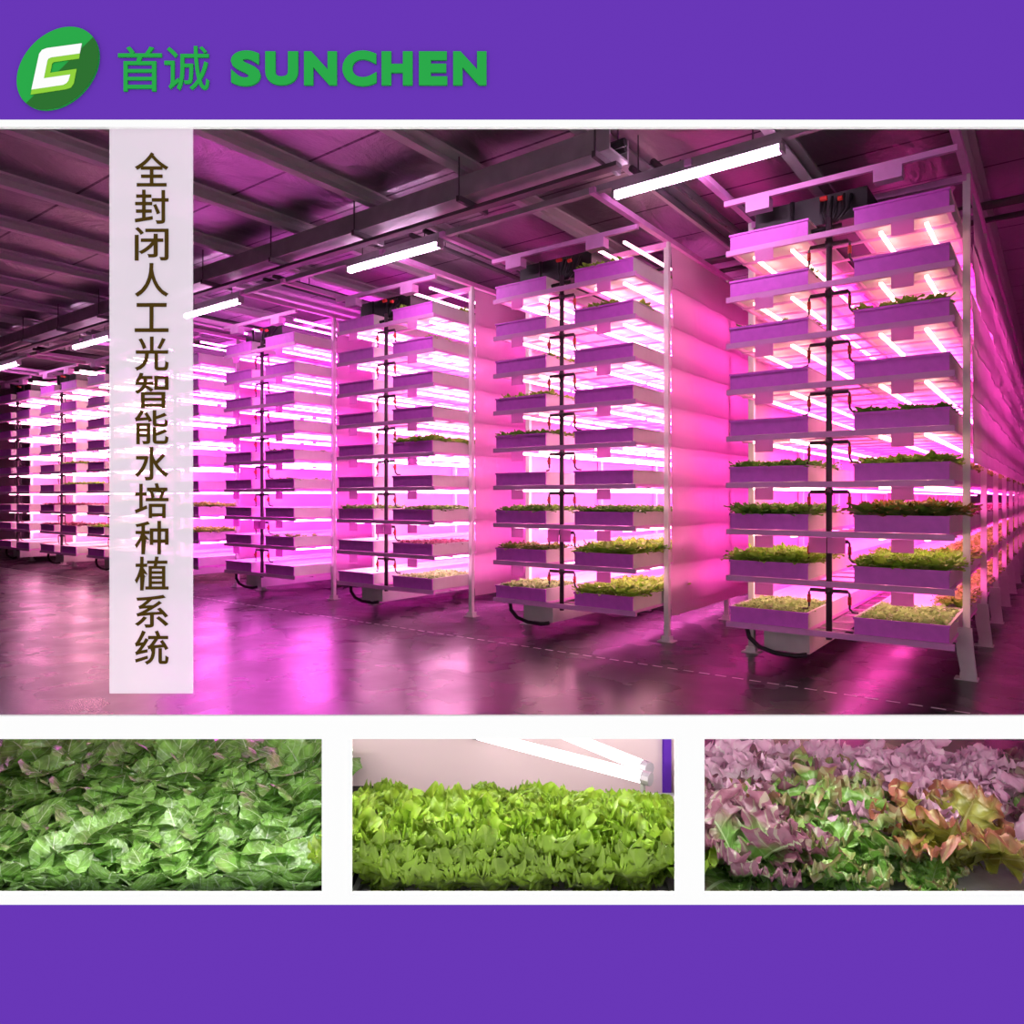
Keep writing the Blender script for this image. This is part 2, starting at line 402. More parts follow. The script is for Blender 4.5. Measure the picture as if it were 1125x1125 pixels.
sg = empty('character_sign', WALL_LOC, YAW)
tag(sg, 'two thin green raised characters beside the round emblem on the purple band', 'sign')
glyph('首', (130.4, 52, 178.4, 101), M['green_sign'], sg, -.004, 0, .004, 'character')
glyph('诚', (181.2, 51.4, 230.4, 100), M['green_sign'], sg, -.004, 0, .004, 'character')
sg = empty('letter_sign', WALL_LOC, YAW)
tag(sg, 'heavy green raised Latin capitals on the purple band above the big window', 'sign')
for ch, a, b in (('S',254.3,287),('U',292,328),('N',334.5,370.5),('C',376.5,414),('H',419.5,453.5),('E',460.5,491.5),('N',498,534.5)):
    dy = 1 if ch in 'SC' else 0
    glyph(ch, (a, 57.5-dy, b, 94.5+dy), M['green_sign'], sg, -.005, 0, {'S':.052,'C':.056}.get(ch,.06), 'letter')

# frosted banner with a column of characters
bn = empty('hanging_banner', WALL_LOC, YAW)
tag(bn, 'frosted white translucent banner with one column of dark brown characters', 'banner')
MB().box(U(118), U(210), .010, .013, Z(763), Z(139)).build('panel', M['banner'], bn)
rows = (('全',165.6,203.2),('封',206.9,244.4),('闭',248.1,285.1),('人',287.9,324.9),('工',332,363.9),('光',369,406.6),('智',408.8,448.1),('能',450,487.8),
        ('水',490.8,527.7),('培',530.7,569.4),('种',572.4,609.3),('植',611.7,649.2),('系',654,690.3),('统',693.3,731.1))
for ch, a, b in rows:
    glyph(ch, (146.2, a, 183.3, b), M['brown_ink'], bn, .0085, .010, .010, 'character')

# ------------------------------------------------------------------ racks
SP, BAY, FR = 2.855, 1.824, -.713
TZ0, DZ, NT = .42, .4443, 9
def tz(k): return TZ0 + DZ*k
TRAY_H = .14
SIDES = {'r': (-.77, -.06), 'l': (-1.87, -1.16)}
tube_mats = {}
def tube_mat(col, st):
    key = (col, st)
    if key not in tube_mats: tube_mats[key] = emit('grow_light', col, st)
    return tube_mats[key]
mesh_cache = {}
def cached(key, fn):
    if key not in mesh_cache: mesh_cache[key] = fn()
    return mesh_cache[key]

def tray_mesh(x0, x1, L):
    m = MB(); t = .012
    m.box(x0, x1, FR+.012, L, 0, t); m.box(x0, x0+t, FR+.012, L, t, TRAY_H); m.box(x1-t, x1, FR+.012, L, t, TRAY_H)
    m.box(x0-.008, x0+t, FR+.012, L, TRAY_H, TRAY_H+.008); m.box(x1-t, x1+.008, FR+.012, L, TRAY_H, TRAY_H+.008)
    m.box(x0, x1, L, L+t, 0, TRAY_H)
    return m.mesh('tray', M['tray_white'])
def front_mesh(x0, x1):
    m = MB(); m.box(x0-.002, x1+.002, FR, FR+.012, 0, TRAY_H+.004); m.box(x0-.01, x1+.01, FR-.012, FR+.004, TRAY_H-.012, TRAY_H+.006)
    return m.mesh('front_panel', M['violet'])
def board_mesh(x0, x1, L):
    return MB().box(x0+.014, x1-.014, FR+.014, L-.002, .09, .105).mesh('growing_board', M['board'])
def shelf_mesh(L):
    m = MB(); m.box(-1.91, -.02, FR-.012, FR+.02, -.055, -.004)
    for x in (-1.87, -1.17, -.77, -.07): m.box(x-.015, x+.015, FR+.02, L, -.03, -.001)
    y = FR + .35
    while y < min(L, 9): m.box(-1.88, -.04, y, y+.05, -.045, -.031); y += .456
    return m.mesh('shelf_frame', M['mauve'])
def tee_mesh():
    m = MB(); m.tube([(-1.16,-.62,.32), (-.84,-.62,.32)], .017, 8); m.tube([(-1.0,-.62,.29), (-1.0,-.62,.35)], .034, 10)
    for s in (-1, 1):
        x = -1.0 + s*.16
        m.tube([(x,-.62,.32), (x+s*.012,-.62,.30), (x+s*.012,-.62,.22), (x+s*.012,-.615,.17), (x+s*.03,-.60,.14), (x+s*.075,-.58,.135)], .010, 6)
    return m.mesh('supply_tee', M['dark_pipe'], True)
def valve_mesh(): return MB().tube([(0,0,-.035), (0,0,.035)], .016, 8).box(-.006,.006,-.03,0,-.012,.012).mesh('valve', M['red'])
def tube_mesh(mat, y0, y1):
    m = MB(); m.box(-.014, .014, y0, y1, -.024, 0); return m.mesh('grow_tube', mat)
def card_mesh(wd, ht): return MB().box(-wd/2, wd/2, -.003, .003, -ht, 0).mesh('tag_card', M['card'])
def post_mesh(): return MB().box(-.028, .028, -.028, .028, .012, 4.46).mesh('post', M['white'])
def foot_mesh(): return MB().box(-.09, .09, -.07, .07, 0, .012).box(-.05, .05, -.045, .045, .012, .06).mesh('foot_plate', M['white'])

LABELS = ['nearest and tallest-looking white growing rack, at far right, its aisle side open below',
          'second tiered growing rack from the right, with a pink-lit sheet along its right side',
          'third tiered growing rack from the right, whose lowest lamp-lit trays glow white',
          'fourth tiered growing rack from the right, glowing violet, just right of the hanging banner',
          'violet-glowing growing rack largely hidden behind the hanging banner',
          'growing rack seen just left of the hanging banner, with bright green lower trays',
          'second growing rack left of the hanging banner, with a red-lit lower tray',
          'farthest growing rack, cut by the left edge of the big window']
NR = len(LABELS)
RX = [0, -2.855, -5.71, -8.565, -11.23, -13.65, -16.03, -18.50]
# colour of front tubes / rear tubes per rack
FRONT = [((1,.50,.42),11.), ((1,.42,.58),17.), ((1,.38,.72),23.), ((1,.14,.85),26.), ((1,.17,.85),26.), ((1,.48,.58),20.), ((1,.42,.60),18.), ((1,.38,.64),14.)]
REAR = [((1,.09,.52),25.), ((1,.15,.66),40.), ((1,.15,.70),36.), ((1,.07,.76),28.), ((1,.09,.8),28.), ((1,.22,.6),20.), ((1,.18,.5),18.), ((1,.12,.5),14.)]
racks = []
for i in range(NR):
    X = RX[i]
    r = empty('growing_rack', (X, 0, 0)); tag(r, LABELS[i], 'plant rack', 'growing racks'); racks.append(r)
    nb = 12 if i == 0 else (5 if i == 1 else 3)
    L = nb*BAY
    far = i >= 5
    for k in range(NT):
        z = tz(k)
        put('shelf_frame', cached(('shelf', nb), lambda: shelf_mesh(L)), r, (0,0,z))
        for sd in 'rl':
            x0, x1 = SIDES[sd]
            tr = put('tray', cached(('tray', sd, nb), lambda: tray_mesh(x0, x1, L)), r, (0,0,z))
            fp = put('front_panel', cached(('front', sd), lambda: front_mesh(x0, x1)), tr); fp['label'] = 'front panel with violet hall light in its colour'
            put('growing_board', cached(('board', sd, nb), lambda: board_mesh(x0, x1, L)), tr)
            fc, fs = FRONT[i]; hi = k >= 4
            if hi and i < 3: fs *= .62 if i else .5
            for dx in (.18, .53):
                if k == NT-1 and i not in (3, 4) and (sd == 'l' or i == 0): continue
                put('grow_tube', cached(('tube', i, hi), lambda: tube_mesh(tube_mat(fc, fs), -.56, .62)), r, (x0+dx, 0, tz(k+1)-.048))
            if not far and k > 0:
                c = put('tag_card', cached('card', lambda: card_mesh(.17, .11)), r, ((x0+x1)/2 + (.02 if sd == 'r' else -.03), FR-.018, z-.056))
        if k < NT-1:
            te = put('supply_tee', cached('tee', tee_mesh), r, (0,0,z+.03))
            if not far:
                for s in (-1, 1): put('valve', cached('valve', valve_mesh), te, (-1.0+s*.172, -.62, .24))
    rt = MB()
    for b in range(1, nb):
        for k in range(NT if i in (3, 4) else NT-1):
            for sd in 'rl':
                x0 = SIDES[sd][0]
                for dx in ((.18, .53) if b < 4 else (.35,)):
                    zc = tz(k+1)-.048
                    rt.box(x0+dx-.014, x0+dx+.014, b*BAY-1.1, b*BAY+.62, zc-.024, zc)
    tag(rt.build('rear_grow_tubes', tube_mat(*REAR[i]), r), kind='stuff')
    # uprights
    for b in range(nb if i == 0 else 3):
        for x in (.0, -1.905):
            p = put('post', cached('post', post_mesh), r, (x, b*BAY, 0)); put('foot_plate', cached('foot', foot_mesh), p)
    MB().tube([(-1.0,-.62,.33), (-1.0,-.62,4.12)], .026, 10).build('supply_pipe', M['dark_pipe'], r, True)
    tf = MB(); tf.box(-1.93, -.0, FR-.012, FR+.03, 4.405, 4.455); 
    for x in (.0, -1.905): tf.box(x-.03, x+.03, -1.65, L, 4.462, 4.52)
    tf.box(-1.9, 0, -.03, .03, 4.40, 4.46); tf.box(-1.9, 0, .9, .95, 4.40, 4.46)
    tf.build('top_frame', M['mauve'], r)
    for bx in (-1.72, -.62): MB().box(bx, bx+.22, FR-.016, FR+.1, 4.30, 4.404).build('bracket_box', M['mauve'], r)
    MB().box(-1.72, -.72, -.44, 1.3, 4.14, 4.40).build('cable_tray_and_dark_gap', M['black'], r)  # tray made black and oversized to paint the dark gap behind the frame
    hb = MB(); rnd = random.Random(i)
    for q in range(6):
        x = -1.1 + .05*q; hb.tube([(x,-.5+rnd.uniform(-.05,.05),4.35), (x+rnd.uniform(-.02,.02),-.55,4.2), (-1.0+(q-2.5)*.02,-.58,4.08)], .014, 6)
    hb.tube([(-1.34,-.55,4.36), (-1.34,-.55,4.05), (-1.2,-.58,4.04), (-.9,-.6,4.04)], .02, 8)
    hs = hb.build('hose_bundle', M['black'], r, True)
    MB().tube([(-1.08,-.6,4.31), (-1.02,-.6,4.31)], .022, 8).build('valve', M['red'], hs)
    MB().tube([(-.93,-.6,4.28), (-.89,-.6,4.28)], .022, 8).build('valve', M['red'], hs)
    tr = MB(); tr.box(-1.62, -1.2, -.5, L, .15, .34); tr.build('drain_trough', M['tray_white'], r)
    MB().tube([(-1.75,-.6,.36), (-1.72,-.62,.27), (-1.62,-.63,.19), (-1.48,-.62,.15), (-1.3,-.6,.14), (-1.2,-.58,.16)], .022, 8).build('drain_hose', M['black'], r, True)
    if i < 4:
        put('tag_card', cached('ctrl', lambda: card_mesh(.15, .14)), r, (-1.09, -.66, tz(2)-.06 - (0 if i != 0 else 0)))
        put('tag_card', cached('ctrl', lambda: card_mesh(.15, .14)), r, (-.93, -.66, tz(2)-.06))
    # side sheets
    def sheet(x, y0, y1, z0, z1, mat, seed):
        rnd = random.Random(seed); m = MB(); ny = int((y1-y0)/.15)
        zs = []
        z = z1
        while z > z0 + .05: zs.append(z); z -= DZ
        zs.append(z0)
        for a in range(len(zs)-1):
            za, zb = zs[a], zs[a+1]
            n0 = len(m.v)
            for j in range(ny+1):
                y = y0 + (y1-y0)*j/ny; wv = .010*math.sin(y*3.1+a*1.3) + .006*math.sin(y*9+a*2.1)
                m.v += [(x+wv*.3, y, za), (x+.014+wv, y, zb-.02)]
            for j in range(ny):
                q = n0 + 2*j; m.f.append((q, q+1, q+3, q+2))
        o = m.build('side_sheet', mat, r)
        md = o.modifiers.new('thickness', 'SOLIDIFY'); md.thickness = .003
        return o
    cl = min(22., max(L, 12.)) if i < 3 else 7.
    if i == 0:
        sheet(.04, .05, L, 1.93, 4.30, M['curtain_out'], 1)
    else:
        sheet(.035, .03, cl, .30, 4.42, M['curtain'], i)
    sheet(-1.95, .03, cl, .30, 4.42, M['curtain'], i+50)
    if i == 0:
        def leg():
            m = MB(); kk = [(-.085,.46), (-.07,.25), (-.03,.012), (.085,.012), (.06,.25), (.045,.46)]
            return m.prism(kk, -.075, -.03).mesh('leg_panel', M['white'])
        for b in range(nb): put('leg_panel', cached('leg', leg), r, (0, b*BAY, 0))

# ------------------------------------------------------------------ plants in the racks
PV = {}
def variants(kind):
    if kind not in PV:
        mat, rad, hg, n = {'green': (M['leaf_green'], .085, .12, 12), 'pale': (M['leaf_pale'], .06, .045, 8), 'dark': (M['leaf_dark'], .08, .11, 11),
                      'bronze': (M['leaf_bronze'], .085, .11, 12), 'red': (M['leaf_red'], .06, .05, 8)}[kind]
        PV[kind] = [small_plant_mesh(('seedling' if kind in ('pale', 'red') else 'lettuce'), mat, rad, hg, n, s) for s in range(4)]
    return PV[kind]
ORD = ['lowest', 'second lowest', 'third lowest', 'fourth lowest', 'fifth', 'sixth', 'seventh', 'eighth', 'topmost']
RK = ['nearest rack', 'second rack from right', 'third rack from right', 'violet fourth rack', 'rack behind banner', 'rack left of banner']
ADJ = {'green': 'bright green', 'pale': 'pale green', 'dark': 'dark green', 'bronze': 'bronze-tipped green', 'red': 'reddish'}
stuff = MB()
def add_stuff(me, mtx):
    pass
beds = [  # rack, tier, side, kind, individual rows, total rows, density, size
    (0,0,'r','pale',5,9,1.,1.), (0,0,'l','pale',5,8,1.,1.), (0,1,'r','green',5,12,1.,1.05), (0,1,'l','green',4,9,1.,1.1), (0,2,'r','bronze',5,12,1.,1.3), (0,2,'l','dark',4,9,1.,1.15),
    (0,3,'r','green',4,9,.85,.95), (0,3,'l','dark',4,9,.9,.9), (0,4,'r','dark',3,6,.8,.85), (0,6,'r','green',2,4,.45,.9), (0,7,'l','dark',2,3,.35,.9), (0,6,'l','dark',2,4,.4,.8),
    (1,0,'r','green',3,12,1.,1.05), (1,0,'l','pale',2,6,1.,1.2), (1,1,'r','green',3,12,1.,1.1), (1,1,'l','bronze',1,4,.8,.8), (1,2,'r','dark',2,10,1.,.9), (1,2,'l','dark',2,8,.9,.9),
    (1,4,'l','dark',2,8,.9,.85), (1,5,'l','green',0,6,.5,.8), (1,6,'l','green',0,6,.5,.8), (1,7,'r','green',0,6,.35,.8),(1,8,'r','green',0,9,.4,.9),
    (2,0,'r','pale',0,8,1.,1.), (2,1,'r','red',0,8,.9,1.), (2,2,'r','dark',0,8,.9,.8), (2,4,'r','green',0,8,.9,1.), (2,2,'l','dark',0,5,.9,.8), (2,8,'r','green',0,7,.4,.8),(2,7,'r','green',0,7,.4,.6),
    (3,3,'r','dark',0,6,.4,.6), (3,4,'r','dark',0,6,.4,.6), (3,1,'r','dark',0,6,.3,.6), (5,1,'r','green',0,8,1.,1.2), (5,2,'r','green',0,8,1.,1.2), (5,3,'r','green',0,8,.9,.8), (5,4,'r','green',0,6,.7,.8), (5,6,'r','green',0,6,.5,.6),
    (5,1,'l','green',0,6,.5,.8), (6,3,'r','green',0,6,.8,.8), (6,4,'r','green',0,6,.8,.8),(6,1,'r','red',0,6,1.,1.2),(6,2,'r','red',0,6,1.,1.2),(6,2,'l','red',0,6,1.,1.2),(6,1,'l','red',0,6,1.,1.2),(4,1,'r','green',0,6,.9,.9),(4,2,'r','green',0,6,.9,.9)]
stuff_by = {}
def stuff_add(kind, me, loc, rz, sc):
    mb = stuff_by.setdefault(kind, MB()); n0 = len(mb.v); c, s = math.cos(rz)*sc, math.sin(rz)*sc
    uvl = me.uv_layers[0].data; uv = [None]*len(me.vertices)
    for lp in me.loops: uv[lp.vertex_index] = tuple(uvl[lp.index].uv)
    for v in me.vertices:
        mb.v.append((loc[0]+v.co.x*c-v.co.y*s, loc[1]+v.co.x*s+v.co.y*c, loc[2]+v.co.z*sc))
    mb.uv += uv
    mb.f += [tuple(n0+q for q in p.vertices) for p in me.polygons]
rp = random.Random(3)
n_ind = 0
for (i, k, sd, kind, ri, rt_, dens, size) in beds:
    x0, x1 = SIDES[sd]; vs = variants(kind)
    nm = 'seedling' if kind in ('pale', 'red') else 'lettuce'
    for row in range(rt_):
        for cx in range(6):
            if rp.random() > dens: continue
            x = x0 + .075 + (x1-x0-.15)*cx/5 + rp.uniform(-.015,.015); y = FR + .085 + row*.12 + rp.uniform(-.02,.02)
            me = rp.choice(vs); rz = rp.uniform(0, 6.28); sc = size*rp.uniform(1.05, 1.4)
            if row < ri:
                o = put(nm, me, None, (RX[i]+x, y, tz(k)+.105), rz); o.scale = (sc,)*3; n_ind += 1
                what = f"{ADJ[kind]} {nm} in {ORD[k]} {'right' if sd == 'r' else 'left'} tray of {RK[i]}"
                tag(o, what, 'plant', f"{nm}s in {ORD[k]} {'right' if sd == 'r' else 'left'} tray, {RK[i]}")
            else:
                stuff_add(kind, me, (RX[i]+x, y, tz(k)+.105), rz, sc)
# the open aisle side of the nearest rack, far down the row
for k, kind in ((0,'green'),(1,'green'),(2,'red'),(3,'green')):
    vs = variants(kind); y = FR + .085 + .12*12
    while y < 17:
        for cx in (4, 5):
            x0, x1 = SIDES['r']; x = x0 + .075 + (x1-x0-.15)*cx/5
            stuff_add(kind, rp.choice(vs), (x, y, tz(k)+.105), rp.uniform(0,6.28), 1.15 if kind == 'green' else 1.5)
        y += .13
names = {'green': 'bright green leaves filling the deeper ends of the rack trays', 'pale': 'pale seedlings deeper in the lowest rack trays', 'dark': 'dark green leaves deeper in the rack trays',
         'bronze': 'bronze-tipped leaves deeper in the rack trays', 'red': 'reddish leaves far down the rack trays'}
for kind, mb in stuff_by.items():
    tag(mb.build('distant_' + {'green':'lettuces','pale':'seedlings','dark':'dark_greens','bronze':'bronze_lettuces','red':'red_lettuces'}[kind], variants(kind)[0].materials[0], None, True), names[kind], 'plants', kind='stuff')
print('individual plants', n_ind)

# ------------------------------------------------------------------ overhead: lamps, cable tray, pipes, purlins
LZ, LY = 4.42, -1.58
rail = MB(); rail.box(-25., 1.6, LY-.03, LY+.03, LZ+.06, LZ+.12)
tag(rail.build('lamp_rail', M['galv']), 'long steel rail carrying the row of white ceiling lamps', 'rail')
LL = ['nearest and longest-looking white tube lamp, above the two right racks', 'white tube lamp over the third rack, second from the right', 'white tube lamp half behind the right edge of the banner',
      'white tube lamp at the left edge of the banner', 'small far white tube lamp near the left window edge']
for q, (a, b) in enumerate(((-2.63,-1.14), (-6.33,-4.85), (-10.12,-8.68), (-14.02,-12.62), (-18.1,-16.68))):
    e = empty('tube_lamp', ((a+b)/2, LY, LZ)); tag(e, LL[q], 'ceiling lamp', 'row of ceiling tube lamps')
    hw = (b-a)/2
    MB().box(-hw-.02, hw+.02, -.05, .05, .015, .058).build('housing', M['galv'], e)
    MB().tube([(-hw,0,-.012), (hw,0,-.012)], .036, 12).build('diffuser', M['lamp'], e)
    for xa in (-hw-.03, hw): MB().box(xa, xa+.03, -.045, .045, -.045, .015).build('end_cap', M['galv'], e)
    for xa in (-hw*.7, hw*.7): MB().tube([(xa,0,.118),(xa,0,.479)], .006, 6).build('hanger_rod', M['steel_dark'], e)

ct = empty('overhead_cable_tray', (-2.33, -2.08, 4.5)); tag(ct, 'long overhead steel cable trunking on hangers, running beside the lamp rail', 'cable tray')
MB().box(-23, 0, -.17, .17, .0, .02).box(-23, 0, -.17, -.15, .02, .2).box(-23, 0, .15, .17, .02, .2).build('trough', M['galv'], ct)
MB().box(-23, 0, -.05, .05, -.09, -.055).build('lower_rail', M['steel_dark'], ct)
MB().tube([(-23,-.08,.06),(.1,-.08,.06)], .035, 8).tube([(-23,.02,.055),(.05,.02,.055)], .03, 8).tube([(-23,.09,.05),(-.1,.09,.05)], .025, 8).build('cable', M['black'], ct)
for q in range(15):
    x = -.12 - 1.5*q
    MB().box(x-.02, x+.02, -.22, .22, -.055, -.001).tube([(x,-.2,-.05),(x,-.2,.4)], .008, 6).tube([(x,.2,-.05),(x,.2,.4)], .008, 6).build('hanger', M['steel_dark'], ct)

for q in range(14):                                              # purlins under the ceiling
    x = 1.3 - 1.32*q - (.0)
    if x < -17: break
    y0 = wall_y(x) + .1
    b = MB(); b.box(x-.07, x+.07, y0, YB-.1, CEIL-.025, CEIL-.001); b.box(x-.07, x-.055, y0, YB-.1, CEIL-.11, CEIL-.025); b.box(x-.07, x+.03, y0, YB-.1, CEIL-.125, CEIL-.11)
    o = struct(b.build('trim_%d' % (q+2), M['purlin']))
for i in range(6):                                               # pairs of dark pipes over the aisles
    for dx in (-2.30, -2.52):
        e = empty('overhead_pipe', (RX[i]+dx, 0, 4.66))
        tag(e, ('left' if dx < -2.4 else 'right') + ' ceiling pipe of the pair left of the ' + RK[i], 'pipe', 'ceiling pipes over the aisles')
        MB().tube([(0, -1.5, 0), (0, 9, 0)], .03, 8).build('pipe', M['steel_dark'], e, True)
        for y in (-.9, 2.6, 6.1): MB().tube([(0, y, .028), (0, y, .239)], .006, 6).build('hanger_rod', M['steel_dark'], e)
for q, (y, z) in enumerate(((1.3, 4.60), (1.55, 4.66), (1.8, 4.60))):
    e = empty('conduit', (0, y, z)); tag(e, ['front', 'middle', 'rear'][q] + ' of three dark conduits crossing above all the racks', 'pipe', 'conduits crossing above the racks')
    MB().tube([(-22, 0, 0), (1.0, 0, 0)], .032, 8).build('pipe', M['steel_dark'], e, True)
    for k in range(8): MB().tube([(.4-SP*k, 0, .03), (.4-SP*k, 0, 4.899-z)], .006, 6).build('hanger_rod', M['steel_dark'], e)

# floor tape: a dashed line along the racks and one along the right aisle
tm = MB(); x = -24.
while x < 2.2:
    tm.box(x, x+.10, -1.20, -1.175, 0.0005, .0015); x += .155
struct(tm.build('floor_marking', M['white']))
tm = MB(); y = -2.4
while y < 20:
    tm.box(.50, .56, y, y+.05, .0005, .0015); y += .085
struct(tm.build('floor_marking', M['white']))

# ------------------------------------------------------------------ benches behind the three low openings
BENCH = WALL_LOC
def bench(u0, u1, w0, w1, z, label):
    e = empty('growing_bench', WALL_LOC, YAW); tag(e, label, 'bench', 'benches behind the low openings')
    t = MB(); t.box(u0, u1, w0, w1, z-.05, z-.03); t.box(u0, u1, w0, w0+.015, z-.03, z+.01); t.box(u0, u1, w1-.015, w1, z-.03, z+.01)
    t.box(u0, u0+.015, w0, w1, z-.03, z+.01); t.box(u1-.015, u1, w0, w1, z-.03, z+.01)
    t.build('bench_tray', M['bench'], e)
    for x in (u0+.04, u1-.04):
        for y in (w0+.04, w1-.04): MB().box(x-.02, x+.02, y-.02, y+.02, 0, z-.05).build('leg', M['galv'], e)
    return e
def pl(name, me, stem_me, u, w_, z, rz, sc, label, group):
    p = WALL_LOC + RGT*u + FWD*w_
    e = empty(name, (p.x, p.y, z), rz); e.scale = (sc,)*3; tag(e, label, 'plant', group)
    # leaves that would reach the display wall bend back along it
    c, s_ = math.cos(rz-YAW)*sc, math.sin(rz-YAW)*sc
    lim = .045
    if min(w_ + v.co.x*s_ + v.co.y*c for v in me.vertices) < lim:
        me = me.copy()
        for v in me.vertices:
            ww = w_ + v.co.x*s_ + v.co.y*c
            if ww < lim + .03:
                k = lim + .03*math.exp((ww-lim-.03)/.03) - ww
                v.co.x += k*s_/sc/sc; v.co.y += k*c/sc/sc
    put('foliage', me, e)
    if stem_me: put('stem', stem_me, e)
    return e
def sill_fill_lamp(u0, u1, label):  # added tubes hidden behind the trim, to brighten the bench plants
    e = empty('grow_or_fill_lamp', WALL_LOC, YAW); tag(e, label, 'lamp', 'added fill lamps under the sill')
    z = Z(800)
    MB().tube([(u0, .075, z-.012), (u1, .075, z-.012)], .013, 10).build('tube', M['sill_fill_tube'], e)
    MB().box(u0-.03, u1+.03, TH+.0005, .05, z-.02, z+.015).box(u0-.03, u0, .05, .09, z-.03, z+.01).box(u1, u1+.03, .05, .09, z-.03, z+.01).build('holder', M['white'], e)

# left: dense bed of broad leaves
e = bench(-2.05, U(353)+.06, .06, 1.02, .42, 'white bench under the broad-leaved bed, behind the left low opening')
MB().box(-2.03, U(353)+.04, .076, 1.0, .39, .422).build('growing_medium', M['soil'], e)
def pak_mesh(seed):
    rnd = random.Random(seed); mb = MB()
    for k in range(11):
        f = k/11; az = k*2.399+rnd.uniform(-.3,.3)
        add_leaf(mb, (0,0,.01), az, 1.25-.25*(1-f)+rnd.uniform(-.1,.1), (-.5+1.1*f)+rnd.uniform(-.25,.25), .165*(1-.15*f)*rnd.uniform(.9,1.15), .047*rnd.uniform(.9,1.15), prof_ov,
                 cup=rnd.uniform(-.4,.35), ruf=.004, freq=12, nu=8, nv=12, ph=rnd.uniform(0,6), twist=rnd.uniform(-.5,.5))
    return mb.mesh('foliage', M['pak'], True)
def stem_mesh(r, h):
    m = MB(); m.tube([(0,0,-.005),(0,0,h*.5),(0,0,h)], r, 10)
    n = 10
    for k in range(n):  # taper the crown
        x, y, z = m.v[2*n+k]; m.v[2*n+k] = (x*.6, y*.6, z)
    return m.mesh('stem', M['stem'], True)
sill_fill_lamp(U(-50), U(345), 'added fill lamp under the sill above the broad-leaved bed')
paks = [pak_mesh(s) for s in range(6)]; pst = stem_mesh(.014, .045)
rr = random.Random(11)
for b in range(9):
    for a in range(14):
        u = -2.0 + a*.108 + (b % 2)*.05 + rr.uniform(-.015,.015); w_ = .11 + b*.102 + rr.uniform(-.012,.012)
        if u > U(353)*(2+w_)/2 - .03 or u < -1.58*(2+w_)/2: continue
        rowname = 'front row' if b == 0 else ('back rows' if b > 4 else 'middle rows')
        pl('leafy_green', rr.choice(paks), pst, u, w_, .423, rr.uniform(0,6.28), rr.uniform(1.0,1.25)*(1.05, 1.05, 1.05, 1.08, 1.12, 1.18, 1.24, 1.3, 1.34)[b],
           f'broad-leaved glossy green plant in the {rowname} of the left low bed', f'broad-leaved greens, {rowname} of left bed')

# middle: frilly lettuce
e = bench(U(386)-.05, U(742)+.05, .06, .60, .395, 'white bench under the frilly lettuce, behind the middle low opening')
MB().box(U(386)-.035, U(742)+.035, .076, .584, .365, .397).build('growing_board', M['board'], e)
def frill_mesh(seed):
    rnd = random.Random(seed); mb = MB()
    for k in range(28):
        f = k/28; az = k*2.399+rnd.uniform(-.25,.25)
        add_leaf(mb, (0,0,.0), az, .85+.6*f+rnd.uniform(-.08,.08), .25+1.05*f+rnd.uniform(-.2,.2), .255*(1-.08*f)*rnd.uniform(.88,1.1), .078*(1-.1*f), prof_fan,
                 cup=.35, ruf=.0165, freq=40, nu=22, nv=44, ph=rnd.uniform(0,6), twist=rnd.uniform(-.35,.35), lobes=.16)
    return mb.mesh('foliage', M['frill'], True)
sill_fill_lamp(U(395), U(735), 'added fill lamp under the sill above the frilly lettuce')
frs = [frill_mesh(s) for s in range(4)]; fst = stem_mesh(.022, .05)
NUM = ['first', 'second', 'third', 'fourth', 'fifth', 'sixth', 'seventh', 'eighth']
for b in range(3):
    n = 6
    for a in range(n):
        ef = (2.185+b*.15)/2; u = -.345*ef + a*.138*ef + rr.uniform(-.015,.015); w_ = .185 + b*.15 + rr.uniform(-.01,.01)
        pl('frilly_lettuce', rr.choice(frs), fst, u, w_, .398, rr.uniform(0,6.28), rr.uniform(.96,1.08)*(1.12, .95, .80)[b],
           f"frilly bright green lettuce, {NUM[a]} from left in the {['front','middle','back'][b]} row of the middle bed", 'frilly lettuces behind the middle opening')
# back panel and tubes of the middle bench
e = empty('back_screen', WALL_LOC, YAW); tag(e, 'pale screen standing behind the frilly lettuce bench', 'screen')
MB().box(-.72, .74, .99, 1.01, 0, .695).build('panel', M['screen'], e)
MB().box(.615, .645, .955, .99, 0, .70).build('upright', M['purple'], e)
for q, (pa, pb) in enumerate((((-.13,.90),(.44,.46)), ((.20,.92),(.46,.56)))):
    e = empty('grow_or_fill_lamp', WALL_LOC, YAW); tag(e, ['longer white tube lamp behind the frilly lettuce', 'shorter white tube lamp behind the frilly lettuce at right'][q], 'lamp')
    MB().tube([(pa[0],pa[1],.66),(pb[0],pb[1],.66)], .02, 10).build('tube', M['bench_lamp'], e)
    d = Vector((pb[0]-pa[0], pb[1]-pa[1])).normalized()
    for c_, sg_ in ((pa,-1),(pb,1)): MB().tube([(c_[0],c_[1],.66),(c_[0]+sg_*d.x*.03,c_[1]+sg_*d.y*.03,.66)], .023, 10).build('end_cap', M['galv'], e)
    MB().tube([(pb[0],pb[1],.397),(pb[0],pb[1],.64)], .008, 8).build('stand', M['galv'], e)
    MB().tube([(pa[0],pa[1],.66),(pa[0],.989,.66)], .008, 8).build('bracket', M['galv'], e)

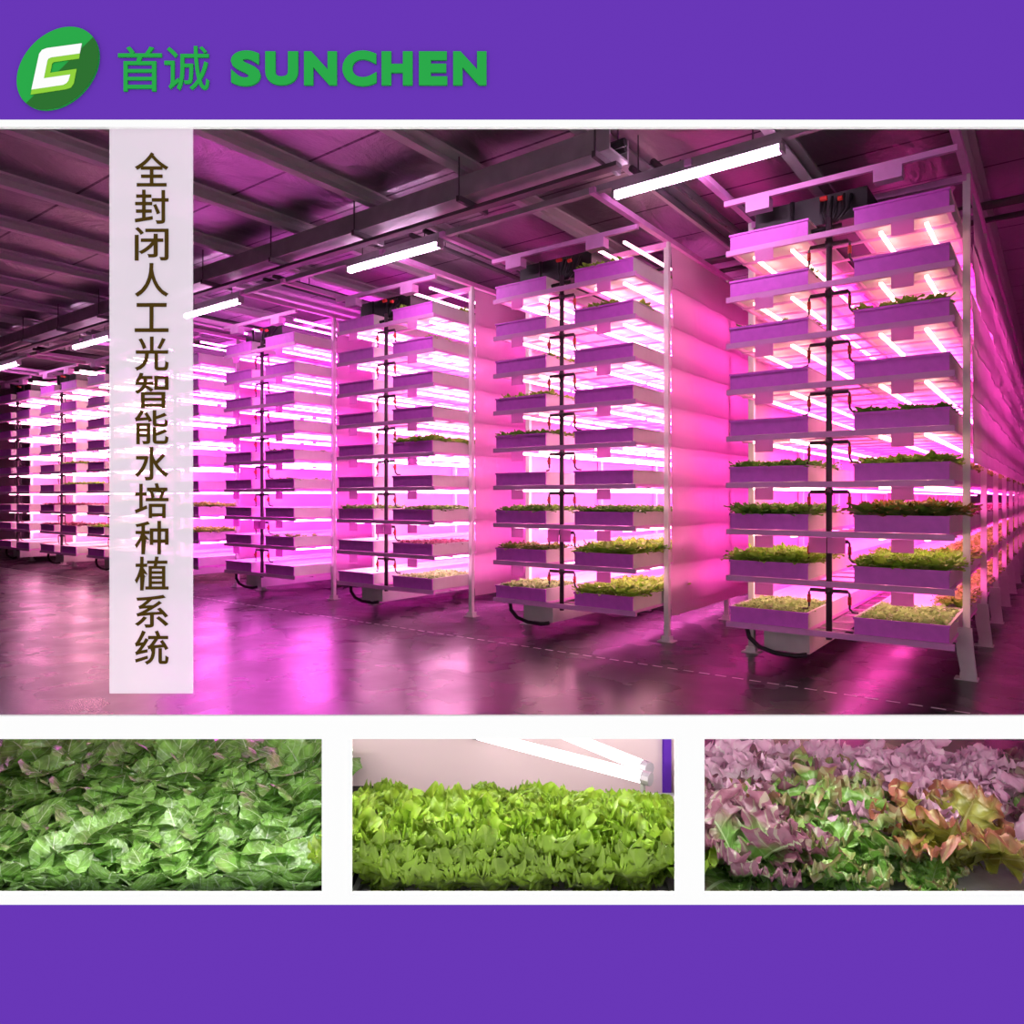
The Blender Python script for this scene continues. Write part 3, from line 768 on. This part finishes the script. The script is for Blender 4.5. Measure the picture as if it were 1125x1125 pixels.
# right: ruffled red lettuce
e = bench(U(774)-.05, 2.15, .06, .95, .40, 'white bench under the ruffled red lettuce, behind the right low opening')
MB().box(U(774)-.035, 2.13, .076, .934, .37, .402).build('growing_board', M['board'], e)
def ruffle_mesh(mat, seed, n=13, ln=.21, wd=.075):
    rnd = random.Random(seed); mb = MB()
    for k in range(n):
        f = k/n; az = k*2.399+rnd.uniform(-.3,.3)
        add_leaf(mb, (0,0,.01), az, .75+.55*f+rnd.uniform(-.12,.12), -.15+.95*f+rnd.uniform(-.3,.3), ln*(1-.12*f)*rnd.uniform(.85,1.15), wd*rnd.uniform(.85,1.15), prof_fan,
                 cup=rnd.uniform(.05,.4), ruf=.015, freq=34, nu=20, nv=38, ph=rnd.uniform(0,6), twist=rnd.uniform(-.5,.5), lobes=.16)
    return mb.mesh('foliage', mat, True)
sill_fill_lamp(U(782), U(1180), 'added fill lamp under the sill above the ruffled red lettuce')
rst = stem_mesh(.02, .05)
big = [('ruffle',21,.70,.22,1.35,'large purple-edged ruffled lettuce at the left front of the right bed'),
       ('ruffle_green',22,.95,.20,1.05,'green ruffled lettuce with thin bronze edges, middle front of the right bed'),
       ('ruffle_green',23,1.06,.34,1.25,'tall green ruffled lettuce just behind the middle front one in the right bed'),
       ('ruffle_gold',24,1.36,.30,1.4,'golden bronze ruffled lettuce at the right end of the right bed'),
       ('ruffle_green',25,.56,.34,.9,'small green ruffled lettuce at the left corner of the right bed'),
       ('ruffle_green',26,1.24,.17,.62,'low dark green lettuce at the front right of the right bed'),
       ('ruffle_gold',27,.74,.50,1.1,'yellowish ruffled lettuce behind the large purple-edged one')]
for mt, sd, u, w_, sc, lb in big:
    pl('ruffled_lettuce', ruffle_mesh(M[mt], sd), rst, u, w_, .403, sd*1.3, sc, lb, 'ruffled lettuces behind the right opening')
pk = [ruffle_mesh(M['ruffle_pink'], s) for s in (31, 32)] + [ruffle_mesh(M['ruffle'], 33), ruffle_mesh(M['ruffle_pink'], 35), ruffle_mesh(M['ruffle_green'], 34)]
for b in range(3):
    for a in range(8):
        u = .58 + a*.185 + (b % 2)*.06; w_ = .48 + b*.16
        if (b == 0 and a == 0) or u < U(774)*(2+w_)/2 + .08: continue
        pl('ruffled_lettuce', pk[(a*2+b*3) % 5] if b < 2 else pk[(a+b) % 2], rst, u, w_, .403, rr.uniform(0,6.28), rr.uniform(1.1,1.3),
           f"{['pinkish','pinkish','purplish','pinkish','green'][(a*2+b*3) % 5] if b < 2 else 'pinkish'} ruffled lettuce, {NUM[a]} from left in the {['third-last','second-last','last'][b]} row of the right bed", 'ruffled lettuces behind the right opening')
